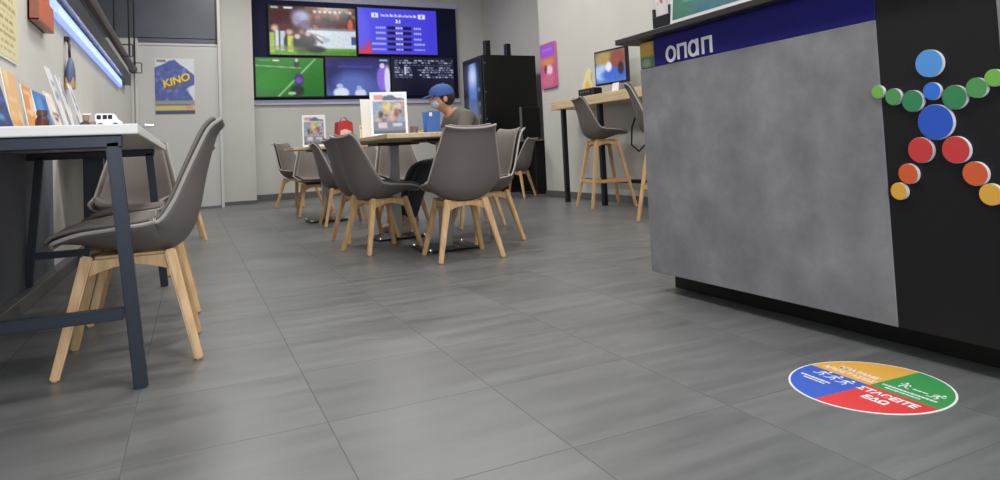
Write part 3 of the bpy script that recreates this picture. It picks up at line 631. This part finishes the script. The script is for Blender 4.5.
# local frame: +Y is where the person faces, +X their right... chair seat at z .43
def arm(s):
    return [(s*.17, .06, .915, .05), (s*.24, .13, .73, .043), (s*.23, .24, .765, .036) if s < 0 else (s*.25, .24, .77, .036), (s*.12, .36, .795, .027)]
J = [(0, -.02, .50, .115), (0, -.02, .62, .12), (0, .02, .77, .13), (0, .08, .90, .115), (0, .14, .975, .05), (0, .175, 1.0, .048)]
E_ = [(i, i+1) for i in range(5)]
hi = len(J); J += [(0, .205, 1.03, .078), (0, .215, 1.085, .092), (0, .205, 1.13, .075)]; E_ += [(5, hi), (hi, hi+1), (hi+1, hi+2)]
for s in (-1, 1):
    k = len(J); J += arm(s); E_ += [(3, k), (k, k+1), (k+1, k+2), (k+2, k+3)]
    hand = k+3; hx, hy, hz = J[hand][:3]
    k2 = len(J); J += [(hx-s*.03, hy+.045, hz+.004, (.034, .017))]; E_ += [(hand, k2)]
    for f, (a, l) in enumerate(((-.028, .058), (-.010, .07), (.010, .066), (.028, .052))):   # four fingers, curled
        b0 = len(J); J += [(hx-s*.045+a*.9, hy+.075, hz+.004, .009), (hx-s*.05+a, hy+.075+l*.5, hz-.004, .0085), (hx-s*.055+a, hy+.075+l*.8, hz-.02, .0075)]; E_ += [(k2, b0), (b0, b0+1), (b0+1, b0+2)]
    b0 = len(J); J += [(hx-s*.065, hy+.03, hz+.006, .011), (hx-s*.085, hy+.06, hz+.002, .009)]; E_ += [(k2, b0), (b0, b0+1)]
    k = len(J); J += [(s*.09, .02, .515, .085), (s*.11, .42, .50, .062), (s*.10, .50, .27, .05), (s*.10, .55, .085, .036), (s*.11, .64, .04, .036), (s*.11, .71, .03, .028)]; E_ += [(0, k)]+[(k+q, k+q+1) for q in range(5)]
skin_mesh('body', J, E_, MT['skin'], pe)
# face
b = MB(); b.sphere((0, .298, 1.07), .014, (1, 1.3, 1.5)); b.build('nose', MT['skin'], pe, smooth=True)
for s in (-1, 1):
    b = MB(); b.sphere((s*.033, .292, 1.094), .0105, (1.2, .7, .8)); b.build('eye', MT['white'], pe, smooth=True)
    b = MB(); b.sphere((s*.088, .20, 1.07), .02, (.5, .9, 1.4)); b.build('ear', MT['skin'], pe, smooth=True)
b = MB(); b.sphere((0, .185, 1.095), .1, (.96, .98, .9)); b.build('hair', MT['hair'], pe, smooth=True)
b = MB(); b.lathe([(.104, 0), (.106, .02), (.098, .055), (.07, .085), (.03, .1), (0, .103)], 28, T((0, .2, 1.1)) @ RX(-.16)); b.cyl((0, .185, 1.205), (0, .187, 1.212), .008)
cpo = b.build('cap_crown', MT['cap'], pe, smooth=True)
poly = [(.085*math.cos(a), .06*math.sin(a)*1.5) for a in np.linspace(0, PI, 14)]
b = MB(); b.prism(poly, 0, .008, T((0, .285, 1.105)) @ RX(-.35), .002); b.build('cap_brim', MT['cap'], pe)
b = MB(); b.sphere((0, .245, 1.04), .06, (.98, .95, .8)); b.build('face_mask', MT['mask'], pe, smooth=True)
JJ = [(0, -.02, .53, .15), (0, -.02, .63, .152), (0, .015, .77, .158), (0, .075, .90, .14), (0, .135, .985, .078)]; EE = [(0, 1), (1, 2), (2, 3), (3, 4)]
for s in (-1, 1):
    k = len(JJ); a = arm(s); JJ += [(*p_[:3], p_[3]+.022) for p_ in a[:3]]+[(a[3][0]+s*.02, a[3][1]-.03, a[3][2], .044)]; EE += [(3, k), (k, k+1), (k+1, k+2), (k+2, k+3)]
skin_mesh('jacket', JJ, EE, MT['jacket'], pe)
JJ = [(0, -.02, .51, .135)]; EE = []
for s in (-1, 1):
    k = len(JJ); JJ += [(s*.09, .02, .52, .10), (s*.11, .42, .505, .078), (s*.10, .50, .27, .064), (s*.10, .545, .12, .055)]; EE += [(0, k), (k, k+1), (k+1, k+2), (k+2, k+3)]
skin_mesh('trousers', JJ, EE, MT['trouser'], pe)
for s in (-1, 1):
    skin_mesh('shoe', [(s*.10, .53, .05, .046), (s*.105, .62, .045, .045), (s*.11, .72, .035, .036)], [(0, 1), (1, 2)], MT['shoe'], pe)
lf = thing('leaflet', 'blue folded leaflet held by the person in the blue cap', 'leaflet', (1.715, 5.02, .7505), math.radians(4))
b = MB(); b.box(-.055, .055, -.002, .002, 0, .21, .001, RX(.12)); b.box(-.055, .05, -.002, .002, 0, .21, .001, T((0, .055, 0)) @ RX(-.12)); b.build('folded_sheet', MT['leaf'], lf)
MB().box(-.04, -.015, -.004, -.0028, .17, .2, .0005, RX(.12)).build('white_corner', MT['white'], lf)

# ================================================================ black cabinet and small table
rk = thing('black_cabinet', 'tall black cabinet with a lit glass door in the back corner', 'cabinet', (3.85, 9.0, 0))
MB().box(.03, .91, 0, .74, .08, 2.05, .01).build('body', MT['rack'], rk)
MB().box(.06, .88, .03, .70, 0, .08, .004).build('plinth', MT['black'], rk)
dr = MB().box(0, .028, .01, .73, .1, 2.04, .004).build('door', MT['rack'], rk)
p = Pic(24, 60, (20, 26, 40)); p.ell(.55, .2, .3, .28, (90, 120, 190), .6); p.ell(.55, .12, .22, .09, (200, 214, 240), 1.2, .9); p.rect(.25, .33, .8, .52, (70, 96, 150)); p.rect(.25, .52, .8, .9, (112, 120, 136)); p.rect(.8, 0, .85, 1, (30, 36, 46)); p.rect(0, .0, .18, 1, (16, 18, 26))
for y in (.25, .38, .5, .62, .75): p.rect(.84, y, 1, y+.015, (90, 130, 140))
picture('lit_glass', p, .62, 1.6, MT['screen'], dr, (-.001, .68, .36), (0, 0, -PI/2))
MB().bar((-.03, .08, .9), (-.03, .08, 1.3), .015).build('door_handle', MT['steel'], dr)
b = MB()
for z in (1.93, 1.5, 1.1): b.cyl((.06, -.004, z), (.06, 0, z), .011)
b.build('rivet', MT['steel'], rk)
for x, w_, h_, l in ((.16, .09, .23, 'small black speaker, left one on top of the black cabinet'), (.50, .08, .19, 'small black speaker, right one on top of the black cabinet')):
    sp = thing('speaker', l, 'speaker', (3.85+x, 9.08, 2.05), 0, 'speakers on the cabinet')
    MB().box(-w_/2, w_/2, 0, .09, 0, h_, .008).build('case', MT['rack'], sp)
    b = MB(); b.cyl((0, -.002, h_*.35), (0, .002, h_*.35), w_*.36); b.cyl((0, -.002, h_*.74), (0, .002, h_*.74), w_*.2); b.build('driver', MT['cable'], sp)
st = thing('corner_table', 'small dark table beside the black cabinet', 'table', (4.42, 8.45, 0))
MB().box(-.36, .2, -.2, .26, .735, .76, .004).build('tabletop', dotm('dark_oak', (112, 98, 82)), st)
MB().box(-.06, .14, -.06, .1, .0, .735, .006).build('pedestal', MT['black'], st)
MB().box(-.2, .2, -.16, .2, 0, .02, .004).build('base', MT['black'], st)
mo = thing('monitor', 'black monitor seen from behind on the small corner table', 'monitor', (4.33, 8.42, .76), .1)
MB().box(-.16, .15, -.02, .02, .02, .46, .008).build('housing', MT['rack'], mo)
MB().box(-.17, -.155, -.024, .024, .0, .465, .004).build('side_edge', dotm('grey_edge', (90, 90, 92)), mo)
b = MB(); b.box(-.08, .08, -.06, .06, 0, .012, .004); b.box(-.02, .02, -.01, .03, .01, .1, .003); b.build('stand', MT['black'], mo)

# ================================================================ right wall: poster and bar
pp = thing('promo_sign', 'glossy pink and orange promotional sign with rounded corners on the wall', 'sign', (XR, 7.76, 1.40))
b = MB(); poly = []
for cx_, cz_, a0 in ((.38, .56, 0), (.03, .56, 90), (.03, .03, 180), (.38, .03, 270)):
    for k in range(6): a = math.radians(a0+18*k); poly.append((cx_+.03*math.cos(a), cz_+.03*math.sin(a)))
b.prism(poly, 0, .03, Matrix(((0, 0, -1, 0), (-1, 0, 0, 0), (0, 1, 0, 0), (0, 0, 0, 1))), .004); b.build('board', dotm('pink_plastic', (206, 110, 150)), pp)
p = Pic(30, 46, (214, 96, 150)); p.rect(0, 0, 1, .34, (164, 92, 222)); p.rect(0, .3, 1, .5, (214, 124, 90)); p.ell(.5, .42, .4, .08, (226, 150, 100), .4); p.ell(.62, .62, .22, .12, (252, 226, 246), .5); p.ell(.35, .58, .1, .1, (120, 60, 80)); p.ell(.5, .85, .4, .14, (226, 120, 150), .5); p.rect(.15, .1, .85, .15, (190, 130, 236)); p.noise(6)  # the pale ellipse is a bright glow painted into the print
picture('print', p, .37, .55, MT['printm'], pp, (-.0312, -.02, .02), (0, 0, -PI/2))
ba = thing('wall_bar', 'light wood bar shelf on black legs along the right wall', 'bar table', (4.0, 5.5, 0))
MB().box(-.2, .2, -1.6, 1.36, 1.065, 1.165, .005).build('bar_top', MT['oaktop'], ba)
for y in (1.22, .45, -1.3):
    MB().box(-.14, -.09, y-.025, y+.025, 0, 1.065, .003).build('leg', MT['black'], ba)
MB().box(.12, .15, -1.5, 1.2, .22, .26, .003).build('rear_rail', MT['black'], ba)
mo2 = thing('monitor', 'tilted black monitor with bright picture on the light wood bar', 'monitor', (3.98, 5.84, 1.165), math.radians(-90+8))
b = MB(); b.box(-.25, .25, -.012, .028, .10, .47, .008, RX(.0)); b.build('bezel', MT['rack'], mo2)
p = Pic(56, 40, (110, 130, 190)); p.grad((130, 110, 90), (86, 120, 206)); p.ell(.3, .25, .3, .25, (176, 150, 96), .5); p.ell(.75, .3, .25, .3, (150, 84, 70), .5); p.ell(.2, .65, .3, .25, (170, 200, 240), .5); p.ell(.6, .75, .4, .2, (70, 110, 206), .5); p.ell(.45, .5, .1, .15, (230, 236, 246), .5); p.ell(.85, .6, .1, .2, (60, 50, 60), .4); p.noise(6)
picture('display', p, .46, .33, MT['screen'], mo2, (-.23, -.0135, .12))
b = MB(); b.box(-.13, .13, -.06, .08, 0, .014, .005); b.box(-.03, .03, .028, .05, .01, .25, .004); b.build('stand', MT['black'], mo2)
cs = thing('cream_figure', 'cream and yellow cut out card behind the monitor on the bar', 'card', (4.0, 6.34, 1.165), -PI/2+.2)
b = MB(); b.prism([(-.09, 0), (.09, 0), (.095, .12), (.06, .2), (.075, .28), (.02, .33), (-.03, .29), (-.05, .22), (-.085, .16)], -.008, .008, RX(PI/2), .003); b.build('cut_out', MT['cream'], cs)
b = MB(); b.prism([(-.05, .06), (.05, .05), (.04, .14), (.0, .2), (-.04, .15)], -.0095, .0095, RX(PI/2), 0); b.build('yellow_patch', dotm('yellow_ink', (226, 196, 96)), cs)
bx = thing('black_box', 'low black box with buttons on the bar in front of the cream card', 'box', (3.9, 6.14, 1.165), -PI/2)
MB().box(-.16, .14, -.06, .06, 0, .085, .01).build('case', MT['rack'], bx)
b = MB()
for x in (-.1, -.05, 0, .05): b.box(x-.015, x+.015, -.062, -.059, .04, .06, .001)
b.build('button', MT['base'], bx)
cd = thing('white_card', 'small white card leaning on the bar before the monitor', 'card', (3.86, 5.62, 1.165), -PI/2)
MB().box(-.055, .055, -.003, .003, 0, .09, .001, RX(-.2)).build('card', MT['paperw'], cd)
MB().box(-.02, .02, .0, .04, 0, .004, .001).build('foot', MT['paperw'], cd)
so = thing('power_socket', 'black power socket strip on the wall under the bar', 'socket', (XR, 5.35, .70))
MB().box(-.03, 0, -.12, .1, 0, .07, .006).build('case', MT['black'], so)
for y in (-.07, 0, .06): b = MB(); b.cyl((-.034, y, .035), (-.03, y, .035), .022); b.build('outlet', MT['cable'], so)
cb = MB(); cb.tube([(4.15, 5.4, .74), (4.12, 5.45, .66), (4.1, 5.6, .55), (4.12, 5.75, .62), (4.1, 5.7, .8), (4.12, 5.62, .95), (4.15, 5.6, 1.06)], .009)
cb.tube([(4.15, 5.35, .74), (4.12, 5.25, .66), (4.12, 5.2, .8), (4.1, 5.28, .92), (4.14, 5.3, 1.06)], .008)
tag(cb.build('power_cable', MT['cable'], smooth=True), 'black cables hanging in loops under the light wood bar', 'cable')

# ================================================================ the counter
CX = 1.75
ct = thing('service_counter', 'grey concrete look service counter with blue band and black panel', 'counter', (CX, .9, 0))
Y0, Y1, YB = -1.1, 1.448, .345       # local ends along Y; black panel starts at world 1.245
MB().box(.02, .75, Y0, Y1, .08, 1.06, .004).build('body', MT['conc'], ct)
MB().box(0, .02, YB, Y1, .08, .94, .002).build('grey_panel', MT['conc'], ct)
MB().box(.002, .02, .03, YB, .08, 1.06, .002).build('black_panel', MT['bpanel'], ct)
MB().box(0, .02, Y0, .03, .08, 1.06, .002).build('side_panel', MT['conc'], ct)
MB().box(0, .02, YB, Y1-.10, .94, 1.06, .002).build('blue_band', MT['blue'], ct)
MB().box(.11, .7, Y0, Y1-.012, 0, .08, .002).build('kick_board', MT['kick'], ct)
MB().box(-.055, .80, Y0, Y1+.10, 1.06, 1.084, .003).build('countertop', MT['dslab'], ct)
p = Pic(14, 18, (196, 164, 60)); p.rect(0, .55, 1, 1, (84, 128, 92)); p.ell(.5, .3, .5, .25, (214, 176, 70), .5); p.ell(.4, .8, .3, .15, (150, 170, 150), .4); p.rect(.9, 0, 1, .6, (150, 90, 60)); p.noise(8)
MB().box(.004, .02, Y1-.10, Y1, .942, 1.055, .001).build('end_sticker_backing', MT['black'], ct)
picture('end_sticker', p, .094, .108, MT['printm'], ct, (.0035, Y1-.003, .944), (0, 0, -PI/2))
# lettering built of strokes in the plane x = CX (text runs towards the camera, -Y)
def stroke_letters():
    b = MB(); th = .0115
    def ring(cy, cz, ry, rz):
        n = 40; t = bmesh.new(); vs = []
        for k in range(n):
            a = 2*PI*k/n; vs.append([t.verts.new((x, cy+math.cos(a)*(ry-i), cz+math.sin(a)*(rz-i))) for x, i in ((0, 0), (0, th), (-.004, th), (-.004, 0))])
        for k in range(n):
            A, B = vs[k], vs[(k+1) % n]
            for q in range(4): t.faces.new((A[q], A[(q+1) % 4], B[(q+1) % 4], B[q]))
        bmesh.ops.recalc_face_normals(t, faces=t.faces); b.add(t)
    def rc(ya, yb, za, zb, d=.004): b.box(-d, .0003, min(ya, yb), max(ya, yb), za, zb, .0006)
    za, zb = .949, 1.013
    ring(2.137, .978, .031, .034)
    rc(2.097, 2.097-th, za, zb-.002); rc(2.097-th, 2.042+th, zb-.002-th, zb-.002); rc(2.042+th, 2.042, za, zb-.002)
    ring(2.003, .980, .029, .033); rc(1.974+th, 1.974, za, zb, .0048)
    rc(1.955, 1.955-th, za, zb); rc(1.955-th, 1.900+th, zb-th, zb); rc(1.900+th, 1.900, za, zb)
    return b.build('lettering', MT['white'], ct, (-.0005, -.9, 0))
stroke_letters().matrix_local = T((-.0005, -.9, 0))
DOTS = [('head', 1.093, .795, .036, (88, 160, 232)), ('neck', 1.091, .722, .023, (56, 120, 226)), ('body', 1.088, .641, .046, (46, 92, 206)),
 ('shoulder', 1.145, .701, .029, (56, 140, 92)), ('elbow', 1.198, .717, .023, (84, 160, 92)), ('hand', 1.243, .735, .0185, (124, 190, 80)),
 ('shoulder', 1.035, .701, .0305, (56, 140, 92)), ('elbow', .981, .719, .025, (84, 160, 92)), ('hand', .940, .739, .021, (124, 190, 80)),
 ('hip', 1.133, .569, .034, (214, 66, 68)), ('knee', 1.172, .506, .0275, (224, 100, 56)), ('foot', 1.202, .458, .0235, (236, 178, 70)),
 ('hip', 1.042, .568, .0345, (214, 66, 68)), ('knee', 1.000, .508, .030, (224, 100, 56)), ('foot', .968, .458, .0265, (236, 178, 70))]
em = thing('counter_emblem', 'figure emblem of coloured round discs on the black counter panel', 'emblem', (CX+.0018, 1.094, .45))
mats = {}
for n, y, z, r, c in DOTS:
    if c not in mats: mats[c] = dotm('disc_%02x%02x%02x' % c, c)
    b = MB(); b.cyl((0, y-1.09, z-.45), (-.011, y-1.09, z-.45), r, seg=36); o = b.build('disc', MT['white'], em, smooth=True)
    b = MB(); b.cyl((-.0108, y-1.09, z-.45), (-.0125, y-1.09, z-.45), r*.985, seg=36, bev=.001); b.build('disc_face', mats[c], o, smooth=True)
# things standing on the counter
pf = thing('picture_frame', 'pale framed teal screen picture standing on the counter top', 'picture frame', (CX-.02, 1.89, 1.0855))
MB().box(0, .02, -.46, .225, 0, .46, .003, RY(.1)).build('frame', MT['white'], pf)
p = Pic(60, 40, (50, 90, 110)); p.grad((36, 66, 100), (56, 100, 106)); p.ell(.3, .6, .3, .4, (40, 96, 150), .6); p.ell(.75, .5, .3, .5, (70, 80, 110), .6); p.ell(.1, .8, .15, .3, (74, 130, 110), .7); p.rect(.17, .3, .2, .75, (226, 230, 236)); p.rect(.1, .82, .3, .86, (150, 200, 190)); p.ell(.5, .9, .3, .15, (80, 130, 136), .8); p.noise(5)
q = picture('picture', p, .64, .42, MT['printm'], pf); q.matrix_local = RY(.1) @ T((-.0008, .205, .02)) @ RZ(-PI/2)
MB().box(.03, .1, -.3, .1, 0, .012, .003).build('foot', MT['black'], pf)
bh = thing('leaflet_box', 'black leaflet box with white and red card on the counter end', 'leaflet box', (CX+.0, 2.16, 1.0845))
b = MB(); b.box(-.02, .06, -.05, .06, 0, .012, .002); b.box(-.02, -.012, -.05, .06, 0, .055, .002); b.box(.05, .06, -.05, .06, 0, .2, .002); b.box(-.02, .06, .052, .06, 0, .09, .002); b.box(-.02, .06, -.05, -.042, 0, .09, .002); b.build('tray', MT['rack'], bh)
MB().box(-.008, .03, -.04, .05, .012, .20, .002).build('card', MT['paperw'], bh)
p = Pic(20, 34, (236, 232, 232))
for k in range(26): p.ell(rng.uniform(.1, .9), rng.uniform(.02, .55), .09, .04, [(190, 96, 90), (226, 200, 196), (150, 120, 110)][k % 3], .5)
picture('print', p, .088, .185, MT['printm'], bh, (-.0086, .049, .013), (0, 0, -PI/2))

# ================================================================ the floor sticker
fs = thing('floor_sticker', 'round four coloured floor sticker with white Greek lettering before the counter', 'floor sticker', (1.49, 1.148, .0))
fs.rotation_euler = (0, 0, math.radians(-93))     # local +X is the reading direction
R_ = .184
b = MB(); b.cyl((0, 0, .0002), (0, 0, .0012), R_, seg=72); b.build('white_rim', MT['white'], fs)
def quadrant(a0, c, nm):
    pts = [(0, 0)]+[((R_-.005)*math.cos(math.radians(a0+90*k/20)), (R_-.005)*math.sin(math.radians(a0+90*k/20))) for k in range(21)]
    b = MB(); b.prism(pts, .0012, .0016); b.build('quadrant', dotm(nm, c), fs)
quadrant(0, (62, 150, 82), 'sticker_green'); quadrant(90, (226, 170, 72), 'sticker_orange'); quadrant(180, (58, 96, 196), 'sticker_blue'); quadrant(270, (216, 62, 60), 'sticker_red')
z = .0019
def tx(s, size, x, y, bold=0, sp=1): lettering('lettering', [(text_mesh(s, size, bold=bold, extrude=.0002, spacing=sp), T((x, y, z)))], MT['white'], fs)
tx('ΣΤΑΘΕΙΤΕ', .032, .073, -.032, .0012); tx('ΕΔΩ', .032, .073, -.070, .0012)
tx('ΚΡΑΤΑΜΕ', .024, -.072, .052, .0004); tx('ΑΠΟΣΤΑΣΕΙΣ', .024, -.080, .024, .0004)
def runner(b, x, y, s, flip=1):
    """little running figure lying in the sticker plane"""
    M_ = T((x, y, 0)) @ Matrix.Diagonal((s*flip, s, 1, 1))
    t = MB()
    t.cyl((.35, .92, .0017), (.35, .92, .0021), .17, seg=20)
    for a, c, w_ in (((.25, .72), (-.05, .2), .26), ((-.05, .2), (.38, -.1), .17), ((.38, -.1), (.25, -.55), .13), ((-.05, .2), (-.25, -.25), .17), ((-.25, -.25), (-.7, -.35), .13), ((.22, .65), (.5, .35), .12), ((.5, .35), (.75, .5), .1), ((.2, .68), (-.25, .62), .12), ((-.25, .62), (-.4, .3), .1)):
        d = Vector((c[0]-a[0], c[1]-a[1])); n = Vector((-d.y, d.x)).normalized()*w_/2
        t.prism([(a[0]-n.x, a[1]-n.y), (c[0]-n.x, c[1]-n.y), (c[0]+n.x, c[1]+n.y), (a[0]+n.x, a[1]+n.y)], .0017, .0021)
    me = bpy.data.meshes.new('r'); t.bm.to_mesh(me); t.bm.free(); me.transform(M_); b.bm.from_mesh(me); bpy.data.meshes.remove(me)
b = MB()
for k in range(3): runner(b, -.118+.038*k, -.030-.004*k, .026)
b.build('pictogram', MT['white'], fs); b = MB()
runner(b, .048, .062, .024, -1); runner(b, .128, .058, .024, 1)
def dashes(x0, x1, y, h, seed):
    r = np.random.default_rng(seed); x = x0
    while x < x1: l = r.uniform(.004, .012); b.box(x, min(x1, x+l), y-h/2, y+h/2, .0017, .0021, 0); x += l+.0022
b2 = b; b = MB(); dashes(-.145, -.055, -.070, .007, 1); dashes(-.125, -.06, -.083, .006, 2)
b.build('fine_print', MT['white'], fs); b = b2; dashes(.012, .150, .033, .007, 3); dashes(.03, .12, .018, .006, 4); dashes(.07, .108, .062, .005, 5)
b.build('pictogram', MT['white'], fs)
